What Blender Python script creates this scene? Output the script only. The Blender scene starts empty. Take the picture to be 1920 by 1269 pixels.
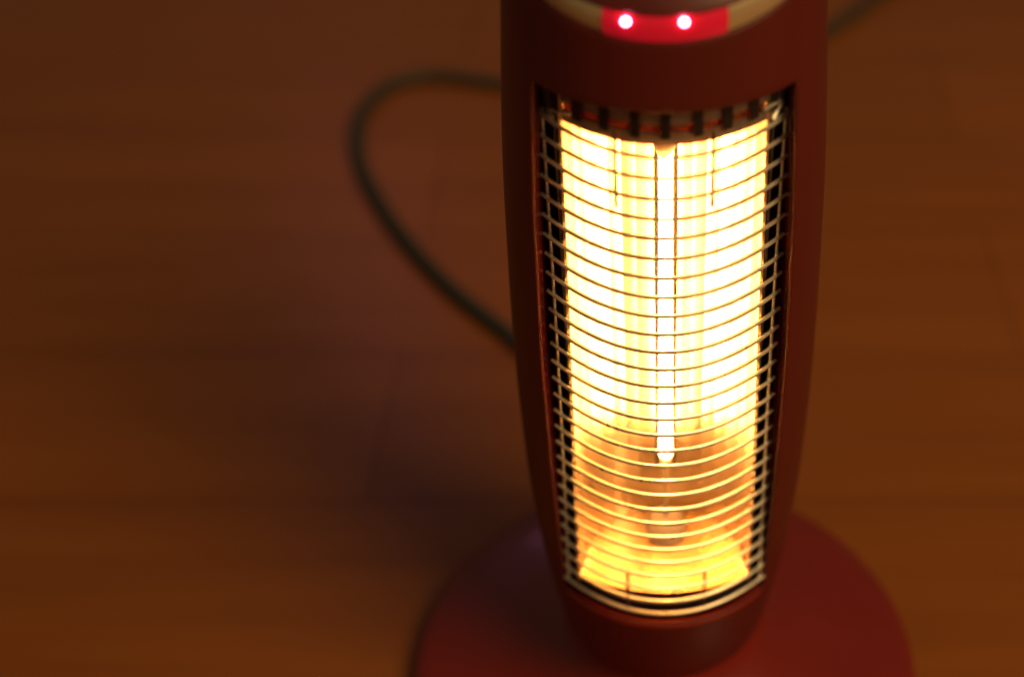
import bpy, bmesh, math
from mathutils import Vector
import numpy as np
R = math.radians
sc = bpy.context.scene
col = sc.collection

# ------------------------------------------------------------------ camera
CH = 0.671            # camera height over the floor (m)
PITCH = 39.5
cam = bpy.data.cameras.new('camera')
co = bpy.data.objects.new('camera', cam); col.objects.link(co)
co.location = (0, 0, CH)
co.rotation_euler = (R(90 - PITCH), 0, 0)
cam.lens = 50; cam.sensor_width = 36
cam.shift_x = -285.0 / 1920
cam.clip_start = 0.02; cam.clip_end = 100
cam.dof.use_dof = True
cam.dof.focus_distance = 0.598
cam.dof.aperture_fstop = 3.0
sc.camera = co

# ------------------------------------------------------------------ light
w = bpy.data.worlds.new('World'); sc.world = w; w.use_nodes = True
w.node_tree.nodes['Background'].inputs[0].default_value = (1.0, 0.74, 0.48, 1)
w.node_tree.nodes['Background'].inputs[1].default_value = 0.085

def area(name, loc, target, size, power, color):
    l = bpy.data.lights.new(name, 'AREA'); l.shape = 'DISK' if not isinstance(size, tuple) else 'RECTANGLE'
    if isinstance(size, tuple): l.size, l.size_y = size
    else: l.size = size
    l.energy = power; l.color = color
    o = bpy.data.objects.new(name, l); col.objects.link(o)
    o.location = loc
    o.rotation_euler = (Vector(target) - Vector(loc)).to_track_quat('-Z', 'Y').to_euler()
    return o
# the warm room lamp, high up behind the photographer's right shoulder
area('room_lamp', (1.25, -0.55, 1.75), (0, 0.7, 0), 1.2, 29, (1.0, 0.62, 0.28))
# faint mauve light added out of view, mirrors as a streak in the floor
area('streak_light', (-0.66, 2.6, 1.56), (-0.22, 0.8, 0), (0.04, 0.80), 0.50, (1.0, 0.38, 0.75))

sc.view_settings.view_transform = 'Standard'
sc.view_settings.look = 'None'
sc.view_settings.exposure = 0
sc.view_settings.gamma = 1
sc.view_settings.use_curve_mapping = False

# ------------------------------------------------------------------ helpers
F = 50 / 36 * 1920
def px_floor(u, v, z=0.0):
    """floor point seen at photo pixel (used to lay the cord out)"""
    a = R(PITCH) + math.atan((v - 634.5) / F)
    h = CH - z; d = h / math.tan(a)
    ww = d * math.cos(R(PITCH)) + h * math.sin(R(PITCH))
    return Vector(((u - 1245) / F * ww, d, z))
def px_d(u, v, d):
    a = R(PITCH) + math.atan((v - 634.5) / F)
    h = d * math.tan(a)
    ww = d * math.cos(R(PITCH)) + h * math.sin(R(PITCH))
    return Vector(((u - 1245) / F * ww, d, CH - h))

def obj(name, bm, mat, parent=None, smooth=True, angle=35):
    me = bpy.data.meshes.new(name)
    bmesh.ops.recalc_face_normals(bm, faces=bm.faces)
    bm.to_mesh(me); bm.free()
    o = bpy.data.objects.new(name, me); col.objects.link(o)
    if mat: me.materials.append(mat)
    if smooth:
        me.shade_smooth() if hasattr(me, 'shade_smooth') else None
        me.set_sharp_from_angle(angle=R(angle))
    if parent: o.parent = parent
    return o

def tube(bm, pts, r, n=10, cap=True):
    pts = [Vector(p) for p in pts]
    rings = []
    t0 = (pts[1] - pts[0]).normalized()
    up = Vector((0, 0, 1)) if abs(t0.z) < 0.9 else Vector((0, 1, 0))
    nrm = t0.cross(up).normalized()
    for i, p in enumerate(pts):
        if i == 0: t = pts[1] - p
        elif i == len(pts) - 1: t = p - pts[i - 1]
        else: t = pts[i + 1] - pts[i - 1]
        t.normalize()
        nrm = (nrm - t * nrm.dot(t)).normalized()
        b = t.cross(nrm)
        rr = r[i] if hasattr(r, '__len__') else r
        rings.append([bm.verts.new(p + (nrm * math.cos(2 * math.pi * k / n) + b * math.sin(2 * math.pi * k / n)) * rr) for k in range(n)])
    for a, b in zip(rings, rings[1:]):
        for k in range(n):
            bm.faces.new((a[k], a[(k + 1) % n], b[(k + 1) % n], b[k]))
    if cap:
        bm.faces.new(rings[0][::-1]); bm.faces.new(rings[-1])

def lathe(bm, prof, cx=0, cy=0, n=96, cap_top=False, cap_bot=False):
    rings = []
    for r, z in prof:
        rings.append([bm.verts.new((cx + r * math.sin(2 * math.pi * k / n), cy - r * math.cos(2 * math.pi * k / n), z)) for k in range(n)])
    for a, b in zip(rings, rings[1:]):
        for k in range(n):
            bm.faces.new((a[k], a[(k + 1) % n], b[(k + 1) % n], b[k]))
    if cap_bot: bm.faces.new(rings[0][::-1])
    if cap_top: bm.faces.new(rings[-1])

def spline(pts, sub=12):
    P = [Vector(p) for p in pts]; P = [P[0] * 2 - P[1]] + P + [P[-1] * 2 - P[-2]]
    out = []
    for i in range(1, len(P) - 2):
        for s in range(sub):
            t = s / sub
            a, b, c, d = P[i - 1], P[i], P[i + 1], P[i + 2]
            out.append(0.5 * ((2 * b) + (c - a) * t + (2 * a - 5 * b + 4 * c - d) * t * t + (3 * b - a - 3 * c + d) * t ** 3))
    out.append(P[-2]); return out

def mat(name, base=(0.5, 0.5, 0.5), rough=0.5, metal=0.0, coat=0.0, emis=None, es=0.0, noise=None, bump=None):
    m = bpy.data.materials.new(name); m.use_nodes = True
    nt = m.node_tree; b = nt.nodes['Principled BSDF']
    b.inputs['Base Color'].default_value = (*base, 1)
    b.inputs['Roughness'].default_value = rough
    b.inputs['Metallic'].default_value = metal
    b.inputs['Coat Weight'].default_value = coat
    b.inputs['Coat Roughness'].default_value = 0.12
    if emis:
        b.inputs['Emission Color'].default_value = (*emis, 1)
        b.inputs['Emission Strength'].default_value = es
    tc = nt.nodes.new('ShaderNodeTexCoord')
    if noise:   # (scale xyz, base lo, base hi, rough lo, rough hi)
        s, lo, hi, r0, r1 = noise
        mp = nt.nodes.new('ShaderNodeMapping'); mp.inputs['Scale'].default_value = s
        nz = nt.nodes.new('ShaderNodeTexNoise'); nz.inputs['Scale'].default_value = 1; nz.inputs['Detail'].default_value = 6
        nt.links.new(tc.outputs['Object'], mp.inputs[0]); nt.links.new(mp.outputs[0], nz.inputs['Vector'])
        cr = nt.nodes.new('ShaderNodeMix'); cr.data_type = 'RGBA'
        cr.inputs[6].default_value = (*lo, 1); cr.inputs[7].default_value = (*hi, 1)
        nt.links.new(nz.outputs['Fac'], cr.inputs[0]); nt.links.new(cr.outputs[2], b.inputs['Base Color'])
        mr = nt.nodes.new('ShaderNodeMapRange'); mr.inputs[1].default_value = .3; mr.inputs[2].default_value = .7
        mr.inputs[3].default_value = r0; mr.inputs[4].default_value = r1
        nt.links.new(nz.outputs['Fac'], mr.inputs[0]); nt.links.new(mr.outputs[0], b.inputs['Roughness'])
    if bump:    # (scale xyz, strength, distance)
        s, st, ds = bump
        mp = nt.nodes.new('ShaderNodeMapping'); mp.inputs['Scale'].default_value = s
        nz = nt.nodes.new('ShaderNodeTexNoise'); nz.inputs['Scale'].default_value = 1; nz.inputs['Detail'].default_value = 4
        nt.links.new(tc.outputs['Object'], mp.inputs[0]); nt.links.new(mp.outputs[0], nz.inputs['Vector'])
        bp = nt.nodes.new('ShaderNodeBump'); bp.inputs['Strength'].default_value = st; bp.inputs['Distance'].default_value = ds
        nt.links.new(nz.outputs['Fac'], bp.inputs['Height']); nt.links.new(bp.outputs[0], b.inputs['Normal'])
    return m

# ------------------------------------------------------------------ materials
M_body = mat('red_lacquer', rough=0.42, coat=0.12,
             noise=((40, 40, 12), (0.095, 0.010, 0.007), (0.118, 0.013, 0.009), 0.38, 0.48), bump=((900, 900, 900), 0.04, 0.0004))
M_base = mat('red_base_plastic', rough=0.35, coat=0.2,
             noise=((20, 20, 20), (0.19, 0.012, 0.005), (0.24, 0.015, 0.006), 0.32, 0.44), bump=((700, 700, 700), 0.04, 0.0004))
M_flange = mat('red_flange', (0.13, 0.010, 0.007), 0.22, 0, 0.6, bump=((60, 60, 60), 0.3, 0.001))
M_lip = mat('red_lip', (0.42, 0.03, 0.015), 0.3, 0, 0.5)
M_dark = mat('dark_housing', (0.022, 0.017, 0.015), 0.45, 0.3)
M_liner = mat('browned_steel', (0.30, 0.13, 0.07), 0.34, 0.8, bump=((300, 300, 20), 0.4, 0.0006))
M_oxide = mat('oxidised_wire', (0.10, 0.06, 0.04), 0.5, 0.5)
M_collar = mat('heat_stained_steel', rough=0.5, metal=0.7,
               noise=((60, 60, 200), (0.24, 0.19, 0.15), (0.36, 0.29, 0.22), 0.4, 0.6))
M_refl = mat('polished_aluminium', rough=0.25, metal=1.0,
             noise=((160, 160, 6), (0.88, 0.75, 0.55), (0.96, 0.86, 0.68), 0.30, 0.46), bump=((220, 220, 5), 0.25, 0.0005))
M_plate = mat('aluminium_plate', rough=0.3, metal=1.0,
              noise=((70, 70, 70), (0.55, 0.36, 0.18), (0.80, 0.58, 0.32), 0.22, 0.38), bump=((70, 110, 60), 0.5, 0.0012))
M_wire = mat('nickel_wire', rough=0.3, metal=0.62,
             noise=((90, 90, 90), (0.80, 0.80, 0.62), (0.92, 0.90, 0.72), 0.26, 0.42))
M_ceramic = mat('ceramic', rough=0.6, noise=((200, 200, 200), (0.50, 0.44, 0.36), (0.60, 0.54, 0.46), 0.5, 0.7))
M_trim = mat('champagne_trim', rough=0.38, metal=0.5, noise=((80, 80, 80), (0.62, 0.50, 0.27), (0.74, 0.62, 0.36), 0.3, 0.45))
M_lens = mat('red_lens', (0.75, 0.012, 0.035), 0.22, 0, 0.6, emis=(1.0, 0.010, 0.045), es=0.17)
M_led = mat('lit_led', (1, 0.7, 0.8), 0.4, emis=(1.0, 0.22, 0.42), es=24)
M_glow = mat('glowing_filament', (0.3, 0.2, 0.1), 0.6, emis=(1.0, 0.40, 0.095), es=125)
M_cord = mat('grey_green_rubber', rough=0.55, noise=((60, 60, 60), (0.032, 0.038, 0.026), (0.042, 0.050, 0.034), 0.5, 0.65))
M_top = mat('dark_red_panel', rough=0.4, noise=((50, 50, 50), (0.09, 0.012, 0.01), (0.12, 0.016, 0.012), 0.35, 0.45))

def slot_diffuser_mat():  # translucent orange, tinted to set how bright the slots glow
    m = bpy.data.materials.new('orange_diffuser'); m.use_nodes = True
    nt = m.node_tree; nt.nodes.remove(nt.nodes['Principled BSDF']); out = nt.nodes['Material Output']
    t = nt.nodes.new('ShaderNodeBsdfTranslucent'); t.inputs[0].default_value = (0.26, 0.085, 0.028, 1)
    d = nt.nodes.new('ShaderNodeBsdfDiffuse'); d.inputs[0].default_value = (0.25, 0.12, 0.06, 1)
    a = nt.nodes.new('ShaderNodeMixShader'); a.inputs[0].default_value = 0.4
    nt.links.new(t.outputs[0], a.inputs[1]); nt.links.new(d.outputs[0], a.inputs[2]); nt.links.new(a.outputs[0], out.inputs[0])
    return m
M_diffuser = slot_diffuser_mat()

def quartz():
    m = bpy.data.materials.new('quartz_glass'); m.use_nodes = True
    nt = m.node_tree; nt.nodes.remove(nt.nodes['Principled BSDF']); out = nt.nodes['Material Output']
    lw = nt.nodes.new('ShaderNodeLayerWeight'); lw.inputs['Blend'].default_value = 0.5
    pw = nt.nodes.new('ShaderNodeMath'); pw.operation = 'POWER'; pw.inputs[1].default_value = 3.0
    mx = nt.nodes.new('ShaderNodeMix'); mx.data_type = 'RGBA'
    mx.inputs[6].default_value = (1, 1, 1, 1); mx.inputs[7].default_value = (0.50, 0.36, 0.22, 1)
    tr = nt.nodes.new('ShaderNodeBsdfTransparent'); gl = nt.nodes.new('ShaderNodeBsdfGlossy'); gl.inputs['Roughness'].default_value = 0.08
    ms = nt.nodes.new('ShaderNodeMixShader'); fr = nt.nodes.new('ShaderNodeFresnel')
    nt.links.new(lw.outputs['Facing'], pw.inputs[0]); nt.links.new(pw.outputs[0], mx.inputs[0])
    nt.links.new(mx.outputs[2], tr.inputs[0]); nt.links.new(fr.outputs[0], ms.inputs[0])
    nt.links.new(tr.outputs[0], ms.inputs[1]); nt.links.new(gl.outputs[0], ms.inputs[2]); nt.links.new(ms.outputs[0], out.inputs[0])
    return m
M_quartz = quartz()

def wood():
    m = bpy.data.materials.new('laminate_wood'); m.use_nodes = True
    nt = m.node_tree; b = nt.nodes['Principled BSDF']; N = nt.nodes.new; L = nt.links.new
    tc = N('ShaderNodeTexCoord')
    br = N('ShaderNodeTexBrick'); br.offset = 0.37; br.squash = 1
    mp0 = N('ShaderNodeMapping'); mp0.inputs['Location'].default_value = (0.969, -0.048, 0)
    L(tc.outputs['Object'], mp0.inputs[0]); L(mp0.outputs[0], br.inputs['Vector'])
    br.inputs['Scale'].default_value = 1; br.inputs['Brick Width'].default_value = 1.23; br.inputs['Row Height'].default_value = 0.15
    br.inputs['Mortar Size'].default_value = 0.0011; br.inputs['Mortar Smooth'].default_value = 0.4
    br.inputs['Color1'].default_value = (0.93, 0.93, 0.93, 1); br.inputs['Color2'].default_value = (1.05, 1.05, 1.05, 1)
    br.inputs['Mortar'].default_value = (0.55, 0.52, 0.50, 1); br.inputs['Bias'].default_value = 0
    mp = N('ShaderNodeMapping'); mp.inputs['Scale'].default_value = (1.6, 30, 1)
    L(tc.outputs['Object'], mp.inputs[0])
    nz = N('ShaderNodeTexNoise'); nz.inputs['Scale'].default_value = 1; nz.inputs['Detail'].default_value = 8; nz.inputs['Distortion'].default_value = 0.6
    L(mp.outputs[0], nz.inputs['Vector'])
    cr = N('ShaderNodeValToRGB'); e = cr.color_ramp.elements
    e[0].position = 0.30; e[0].color = (0.29, 0.088, 0.013, 1)
    e[1].position = 0.72; e[1].color = (0.34, 0.107, 0.016, 1)
    L(nz.outputs['Fac'], cr.inputs[0])
    mp2 = N('ShaderNodeMapping'); mp2.inputs['Scale'].default_value = (6, 260, 1); L(tc.outputs['Object'], mp2.inputs[0])
    n2 = N('ShaderNodeTexNoise'); n2.inputs['Scale'].default_value = 1; n2.inputs['Detail'].default_value = 5; L(mp2.outputs[0], n2.inputs['Vector'])
    mr = N('ShaderNodeMapRange'); mr.inputs[3].default_value = 0.82; mr.inputs[4].default_value = 1.15; L(n2.outputs['Fac'], mr.inputs[0])
    m1 = N('ShaderNodeVectorMath'); m1.operation = 'MULTIPLY'; L(cr.outputs[0], m1.inputs[0]); L(br.outputs['Color'], m1.inputs[1])
    m2 = N('ShaderNodeVectorMath'); m2.operation = 'SCALE'; L(m1.outputs[0], m2.inputs[0]); L(mr.outputs[0], m2.inputs['Scale'])
    L(m2.outputs[0], b.inputs['Base Color'])
    b.inputs['Roughness'].default_value = 0.34
    b.inputs['Specular IOR Level'].default_value = 0.32
    bp = N('ShaderNodeBump'); bp.inputs['Strength'].default_value = 0.12; bp.inputs['Distance'].default_value = 0.0006
    L(n2.outputs['Fac'], bp.inputs['Height']); L(bp.outputs[0], b.inputs['Normal'])
    return m

# ------------------------------------------------------------------ floor
bm = bmesh.new(); S = 6
vs = [bm.verts.new(p) for p in ((-S, -S, 0), (S, -S, 0), (S, S, 0), (-S, S, 0))]; bm.faces.new(vs)
fl = obj('floor', bm, wood(), smooth=False); fl['kind'] = 'structure'
fl['label'] = 'dim brown laminate wood floor under the heater'

# ------------------------------------------------------------------ heater
AY = 0.513
heater = bpy.data.objects.new('tower_heater', None); col.objects.link(heater)
heater.location = (0, AY, 0)
heater['label'] = 'glowing red tower heater with a wire grille standing on a round red base'
heater['category'] = 'heater'
def part(name, bm, m, parent=heater, **k):
    """meshes are drawn in world space; shift them onto the heater's own origin"""
    bmesh.ops.translate(bm, verts=bm.verts, vec=(0, -AY, 0))
    return obj(name, bm, m, parent, **k)

ZB, ZT = 0.118, 0.4068           # opening of the shell
_z = [0.062, 0.068, 0.090, 0.115, 0.145, 0.172, 0.227, 0.273, 0.346, 0.384, 0.429, 0.52]
_r = [0.0530, 0.0552, 0.0590, 0.0628, 0.0660, 0.0682, 0.0698, 0.0698, 0.0682, 0.0662, 0.0631, 0.0600]
def rad(z): return float(np.interp(z, _z, _r))
_zz = np.linspace(0.062, 0.52, 120); _rr = np.interp(_zz, _z, _r)
_k = np.hanning(17); _k /= _k.sum(); _rs = np.convolve(np.pad(_rr, 8, mode='edge'), _k, 'valid')
_rs[:3] = _rr[:3]
def rad(z): return float(np.interp(z, _zz, _rs))
def openx(z): return float(np.interp(z, [ZB, 0.2, 0.273, 0.35, ZT], [0.0500, 0.0522, 0.0535, 0.0525, 0.0500]))
ZF = 0.4335                      # front height of the sloping top edge
def ztop(x, y, off=0): return ZF + off + math.tan(R(24)) * (y - (AY - 0.063))

# --- shell with the opening
def phi(z): return math.asin(min(0.97, openx(min(max(z, ZB), ZT)) / rad(z)))
NF, NB = 40, 72
us = [(-1 + 2 * i / NF) for i in range(NF + 1)]
def ring_angles(z):
    p = phi(z)
    a = [u * p for u in us]
    a += [p + (2 * math.pi - 2 * p) * i / NB for i in range(1, NB)]
    return a
rows = []
lev = [0.062, 0.0635, 0.068, 0.078, 0.09, 0.10, 0.110, ZB] + list(np.linspace(ZB, ZT, 40)[1:]) 
bm = bmesh.new()
for z in lev:
    r = rad(z)
    rows.append([bm.verts.new((r * math.sin(a), AY - r * math.cos(a), z)) for a in ring_angles(z)])
base_a = ring_angles(ZT)
for i in range(1, 9):
    t = i / 8; ring = []
    for a in base_a:
        z = ZT
        for _ in range(6):
            r = rad(z); y = AY - r * math.cos(a)
            z = ZT + t * (ztop(0, y) - ZT)
        ring.append(bm.verts.new((r * math.sin(a), AY - r * math.cos(a), z)))
    rows.append(ring)
n = NF + NB
iB, iT = lev.index(ZB), len(lev) - 1
for j in range(len(rows) - 1):
    for k in range(n):
        if iB <= j < iT and k < NF: continue
        a, b = rows[j], rows[j + 1]
        bm.faces.new((a[k], a[(k + 1) % n], b[(k + 1) % n], b[k]))
bm.faces.new(rows[0][::-1])
body = part('body_shell', bm, M_body)
md = body.modifiers.new('s', 'SOLIDIFY'); md.thickness = 0.0018; md.offset = -1
md = body.modifiers.new('b', 'BEVEL'); md.width = 0.0004; md.segments = 2; md.limit_method = 'ANGLE'; md.angle_limit = R(40)

bm = bmesh.new(); pz = 0.1160
ph = phi(ZB) * 0.97
tube(bm, [((rad(pz) - .0018) * math.sin(ph * t / 30), AY - (rad(pz) - .0018) * math.cos(ph * t / 30), pz) for t in range(-30, 31)], 0.0021, 12)
part('opening_lip', bm, M_lip)

for sg in (-1, 1):
    bm = bmesh.new(); q = []
    for z in np.linspace(ZB + .0005, ZT - .0005, 40):
        X = openx(z); r = rad(z); ye = AY - math.sqrt(r * r - X * X)
        q.append([bm.verts.new((sg * (X + .0004), ye + .0012, z)), bm.verts.new((sg * (X - .0008), ye + .0028, z)),
                  bm.verts.new((sg * (X - .0024), ye + .009, z)), bm.verts.new((sg * (X - .0034), ye + .0150, z))])
    for a, b in zip(q, q[1:]):
        for k in range(3): bm.faces.new((a[k], a[k + 1], b[k + 1], b[k]))
    part('opening_flange', bm, M_flange)

# --- trim ring round the sloping top, its lens and lamps, and the top cap
def slope_band(bm, a0, a1, inset, o0, o1, n=80, thick=0.003):
    rr = []
    for i in range(n + 1):
        a = a0 + (a1 - a0) * i / n
        ring = []
        for (ins, off) in ((inset, o0), (inset - 0.0006, (o0 * .75 + o1 * .25)), (inset - 0.0006, (o0 * .25 + o1 * .75)), (inset + .0006, o1), (inset + thick, o1), (inset + thick, o0)):
            r = 0.0630 - ins
            y = AY - r * math.cos(a)
            ring.append(bm.verts.new((r * math.sin(a), y, ztop(0, y, off))))
        rr.append(ring)
    m = len(rr[0])
    for p, q in zip(rr, rr[1:]):
        for k in range(m):
            bm.faces.new((p[k], q[k], q[(k + 1) % m], p[(k + 1) % m]))
    bm.faces.new(rr[0]); bm.faces.new(rr[-1][::-1])
LA, LB = -math.asin(0.0217 / 0.0625), math.asin(0.0226 / 0.0625)
bm = bmesh.new(); slope_band(bm, LB, 2 * math.pi + LA, 0.0008, 0.0002, 0.0095)
trim = part('trim_ring', bm, M_trim)
bm = bmesh.new(); slope_band(bm, LA + .004, LB - .004, 0.0004, 0.0002, 0.0092, n=30)
lens = part('indicator_lens', bm, M_lens)
lens['label'] = 'translucent red window with two lit indicator lamps'
for (u, v) in ((1173, 41), (1283, 42)):
    p = px_d(u, v, 0.4495)
    a = math.asin(p.x / 0.0632); y = AY - 0.0636 * math.cos(a)
    p = px_d(u, v, y)
    bm = bmesh.new(); bmesh.ops.create_uvsphere(bm, u_segments=20, v_segments=12, radius=0.0015)
    for vv in bm.verts: vv.co.y *= 0.5
    bmesh.ops.translate(bm, verts=bm.verts, vec=p)
    part('indicator_light', bm, M_led, lens)
bm = bmesh.new(); rr = []
for (ins, off) in ((0.0012, 0.0092), (0.0006, 0.0105), (0.0022, 0.0135), (0.006, 0.0158), (0.016, 0.018), (0.035, 0.0195)):
    ring = []
    for k in range(96):
        a = 2 * math.pi * k / 96; r = 0.063 - ins; y = AY - r * math.cos(a)
        ring.append(bm.verts.new((r * math.sin(a), y, ztop(0, y, off))))
    rr.append(ring)
for p, q in zip(rr, rr[1:]):
    for k in range(96): bm.faces.new((p[k], p[(k + 1) % 96], q[(k + 1) % 96], q[k]))
bm.faces.new(rr[-1])
part('top_panel', bm, M_top)

# --- round base and neck
bm = bmesh.new()
lathe(bm, [(0.136, 0.0), (0.1405, 0.0015), (0.1428, 0.0055), (0.1428, 0.0095), (0.1405, 0.0132), (0.134, 0.0155), (0.118, 0.0185),
           (0.096, 0.0225), (0.076, 0.0275), (0.062, 0.034), (0.052, 0.043), (0.047, 0.052), (0.0455, 0.0615)], 0, AY, 144, cap_bot=True, cap_top=True)
part('base', bm, M_base, angle=50)

# --- dark housing behind the grille
def ext(bm, path, z0, z1, close=False):
    a = [bm.verts.new((x, y, z0)) for x, y in path]; b = [bm.verts.new((x, y, z1)) for x, y in path]
    for k in range(len(path) - 1): bm.faces.new((a[k], a[k + 1], b[k + 1], b[k]))
    return a, b
bm = bmesh.new()
hp = [(-0.0505, 0.482), (-0.0495, 0.500), (-0.044, 0.518), (-0.03, 0.530), (0.03, 0.530), (0.044, 0.518), (0.0495, 0.500), (0.0505, 0.482)]
ext(bm, hp, 0.116, 0.412)
part('inner_housing', bm, M_liner)

# --- reflector: faceted trough, floor plate, roof plate
ZP0, ZP1 = 0.1350, 0.3990
def halfp(z):
    e = float(np.interp(z, [ZP0, ZP1], [0.4672, 0.4745])); X = float(np.interp(z, [ZP0, ZP1], [0.0412, 0.0392]))
    pts = [(0.0, 0.5078), (0.006, 0.5077), (0.012, 0.5071), (0.018, 0.5055), (0.0235, 0.5025), (0.0285, 0.4980), (0.0330, 0.4912), (0.0365, 0.4838)]
    return [(x * X / 0.0396, y) for x, y in pts] + [(X, e)]
def loft(bm, p0, z0, p1, z1):
    a = [bm.verts.new((x, y, z0)) for x, y in p0]; b = [bm.verts.new((x, y, z1)) for x, y in p1]
    for k in range(len(p0) - 1): bm.faces.new((a[k], a[k + 1], b[k + 1], b[k]))
half = halfp(ZP0)
def both(h): return [(-x, y) for x, y in h[::-1]] + h[1:]
bm = bmesh.new(); loft(bm, both(halfp(ZP0)), ZP0 - .004, both(halfp(ZP1)), ZP1 + .006)
for sg in (-1, 1):
    def lp(z):
        X, e = halfp(z)[-1]; return [(sg * X, e), (sg * (X + .0013), e), (sg * (X + .0016), e + .004)]
    loft(bm, lp(ZP0), ZP0 - .004, lp(ZP1), ZP1 + .004)
refl = part('reflector', bm, M_refl, angle=8)
def par(x, c=0.4560, e=0.4672, W=0.0412): return c + (e - c) * (x / W) ** 2
def plate(name, z, m, rise=0.0):
    hz = halfp(z); X = hz[-1][0] - .0001; e = hz[-1][1]
    bm = bmesh.new(); N = 24; rows = []
    for j in range(13):
        row = []
        for i in range(N + 1):
            x = -X + 2 * X * i / N
            yb = float(np.interp(abs(x), [p[0] for p in hz], [p[1] for p in hz])) - .0003
            yf = par(x, .4560, e, X); t = j / 12
            row.append(bm.verts.new((x, yf + (yb - yf) * t, z + rise * t)))
        rows.append(row)
    for a, b in zip(rows, rows[1:]):
        for i in range(N): bm.faces.new((a[i], a[i + 1], b[i + 1], b[i]))
    return part(name, bm, m)
plate('reflector_floor', ZP0, M_plate, 0.002)
plate('reflector_roof', ZP1, M_plate, 0.0)

# --- slotted collar over the reflector
def curved_strip(bm, c, e, W, x0, x1, z0, z1, th=0.0012, n=8):
    fr, bk = [], []
    for i in range(n + 1):
        x = x0 + (x1 - x0) * i / n; y = par(x, c, e, W)
        fr.append((bm.verts.new((x, y, z0)), bm.verts.new((x, y, z1))))
        bk.append((bm.verts.new((x, y + th, z0)), bm.verts.new((x, y + th, z1))))
    for i in range(n):
        bm.faces.new((fr[i][0], fr[i + 1][0], fr[i + 1][1], fr[i][1]))
        bm.faces.new((bk[i][0], bk[i][1], bk[i + 1][1], bk[i + 1][0]))
        bm.faces.new((fr[i][1], fr[i + 1][1], bk[i + 1][1], bk[i][1]))
        bm.faces.new((fr[i][0], bk[i][0], bk[i + 1][0], fr[i + 1][0]))
    bm.faces.new((fr[0][0], fr[0][1], bk[0][1], bk[0][0])); bm.faces.new((fr[-1][0], bk[-1][0], bk[-1][1], fr[-1][1]))
CC, CE, CW = 0.4555, 0.4740, 0.0392
bm = bmesh.new()
curved_strip(bm, CC, CE, CW, -0.0400, 0.0400, 0.3886, 0.3938, n=40)         # lower rim
curved_strip(bm, CC, CE, CW, -0.0465, 0.0465, 0.3972, 0.4085, n=40)
for s in (-1, 1): curved_strip(bm, CC, CE, CW, s * 0.0392, s * 0.0465, 0.3886, 0.3974, n=4)         # upper rim
collar = part('collar', bm, M_collar)
RX = [(-218, 1027), (0, 1072), (0, 1127), (0, 1188), (0, 1248), (0, 1312), (0, 1370), (0, 1423), (0, 1463)]
for _, u in RX:
    x = (u - 1245) / F * 0.512
    bm = bmesh.new(); curved_strip(bm, CC - .0016, CE - .0016, CW, x - 0.0018, x + 0.0018, 0.3925, 0.4085, th=0.004, n=2)
    part('collar_rib', bm, M_dark, collar)
bm = bmesh.new(); curved_strip(bm, 0.4580, 0.4765, CW, -0.0385, 0.0385, 0.3900, 0.3988, th=.0004, n=40)
part('slot_diffuser', bm, M_diffuser, collar)  # strip added so the tube's light shows orange through the slots
# dark strip added to stand for shade in the gap under the reflector
bm = bmesh.new(); curved_strip(bm, 0.4575, 0.4690, 0.0412, -0.0412, 0.0412, 0.1215, ZP0 - .0006, n=40)
part('lower_dark_strip', bm, M_dark)

# --- heating tube
TX, TY = 0.0008, 0.4963
bm = bmesh.new(); lathe(bm, [(0.0016, 0.1885), (0.0029, 0.1900), (0.0030, 0.3630)], TX, TY, 24, True, True)
el = part('heating_tube', bm, M_glow)
bm = bmesh.new(); lathe(bm, [(0.0050, 0.1790), (0.0050, 0.3640)], TX, TY, 32)
part('quartz_sleeve', bm, M_quartz, el)
bm = bmesh.new(); lathe(bm, [(0.0009, 0.146), (0.0009, 0.1830), (0.0026, 0.1836), (0.0026, 0.1884)], TX, TY, 20, True, True)
part('tube_stem', bm, M_ceramic, el)
bm = bmesh.new(); lathe(bm, [(0.0106, 0.1352), (0.0106, 0.1385), (0.0098, 0.1430), (0.0068, 0.1462), (0.0012, 0.1472)], TX, TY, 40, False, False)
part('lamp_holder', bm, M_ceramic)
bm = bmesh.new(); lathe(bm, [(0.0030, 0.3600), (0.0045, 0.3635), (0.0054, 0.372), (0.0056, 0.3980)], TX - .0006, TY, 24, True, True)
part('lamp_holder', bm, M_ceramic)

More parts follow.
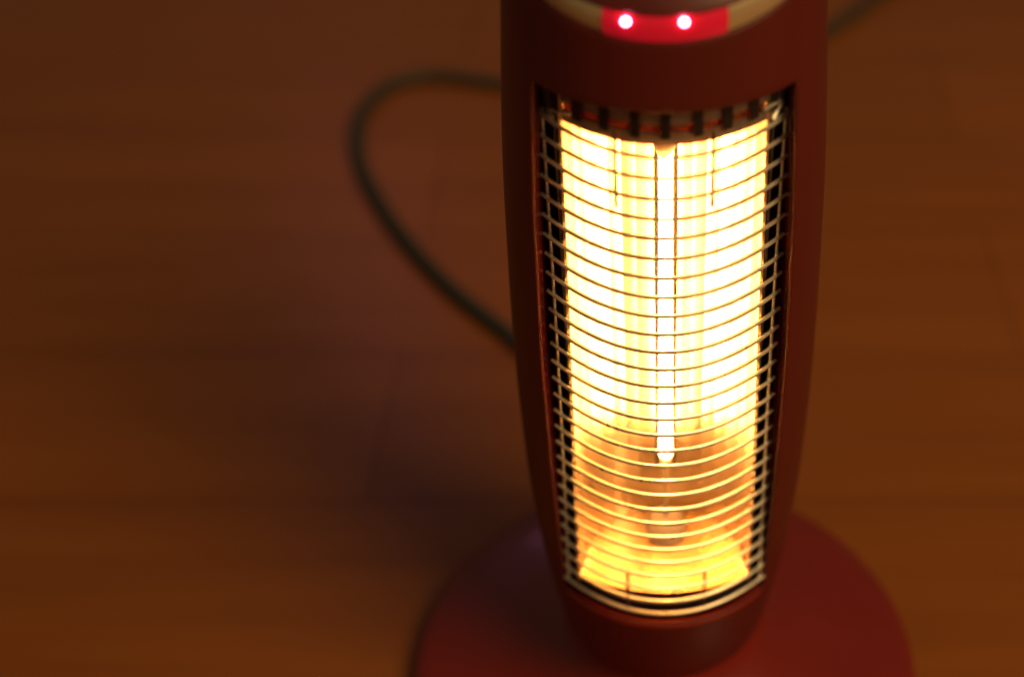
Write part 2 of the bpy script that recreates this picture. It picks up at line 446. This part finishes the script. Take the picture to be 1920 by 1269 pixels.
# --- wire grille
NW = 29
zs = [CH - (0.28434 + i * 0.0092994) for i in range(NW)]
dcs = np.interp(range(NW), [0, 4, 8, 12, 16, 20, 24, 28], [.4500, .4508, .4489, .4484, .4480, .4481, .4497, .4500])
sags = np.interp(range(NW), [0, 4, 8, 12, 16, 20, 24, 28], [.0346, .0316, .0303, .0290, .0270, .0257, .0250, .0248])
Ws = np.interp(range(NW), [0, 4, 8, 12, 16, 20, 24, 28], [.0500, .0496, .0492, .0491, .0491, .0494, .0498, .0503])
def wy(i, x): return float(dcs[i] + sags[i] * (x / Ws[i]) ** 2)
def atz(arr, z):
    t = (zs[0] - z) / 0.0092994
    return float(np.interp(t, range(NW), arr))
def wyz(z, x): return atz(dcs, z) + atz(sags, z) * (x / atz(Ws, z)) ** 2
WR = 0.00092
bm = bmesh.new()
for s in (-1, 1):      # upright rods welded behind the wire ends
    tube(bm, [(s * (atz(Ws, z) - 0.0026), wyz(z, atz(Ws, z) - 0.0026) + 0.0014, z) for z in np.linspace(zs[0] + 0.003, zs[-1] - 0.0015, 40)], 0.00075, 8)
    tube(bm, [(s * 0.0432, 0.4865, z) for z in np.linspace(zs[0], zs[-1], 20)], 0.0006, 8)
# bent hooks that hold the grille at the top
tube(bm, spline([px_d(1480, 207, 0.482), px_d(1450, 223, 0.475), px_d(1465, 189, 0.480), px_d(1432, 206, 0.470)], 4), 0.0009, 8)
tube(bm, spline([px_d(1008, 208, 0.482), px_d(1036, 222, 0.475), px_d(1028, 206, 0.480), px_d(1072, 214, 0.470)], 4), 0.0009, 8)
gr = part('grille', bm, M_wire)
for u, za, zb in ((-0.0185, zs[0] + .0075, zs[3] + .002), (0.0186, zs[0] + .0075, zs[3] + .002), (-0.0175, zs[25], zs[28]), (0.0195, zs[25], zs[28])):
    bm = bmesh.new()
    tube(bm, [(u, wyz(z, u) + 0.0014, z) for z in np.linspace(za, zb, 8)], 0.0008, 8)
    part('stay_rod', bm, M_oxide, gr)
rng = np.random.RandomState(3)
for i in range(NW):
    W = Ws[i]; z = zs[i]; j = rng.uniform(-1, 1, 3) * 0.00016
    pts = []
    for k in range(41):
        x = -W + 2 * W * k / 40
        pts.append((x + j[0], wy(i, x) + j[1], z + j[2] * (x / W)))
    bm = bmesh.new(); tube(bm, pts, WR, 10)
    for s in (-1, 1):      # weld bead
        q = Vector((s * (W - 0.0026), wy(i, W - .0026) + .0008, z + .0003))
        bb = bmesh.ops.create_uvsphere(bm, u_segments=8, v_segments=6, radius=0.00105)
        bmesh.ops.translate(bm, verts=bb['verts'], vec=q)
    part('wire', bm, M_wire, gr)

# --- cord
cp = [(1130, 760), (1040, 700), (955, 628), (850, 545), (765, 455), (705, 368), (673, 290), (680, 215), (728, 163), (800, 143),
      (875, 148), (940, 158), (1050, 168), (1250, 165), (1420, 120), (1550, 58), (1605, 22), (1690, -40), (1800, -130)]
pts = spline([px_floor(u, v, 0.0059) for u, v in cp], 10)
bm = bmesh.new(); tube(bm, pts, 0.0059, 14)
part('power_cord', bm, M_cord)
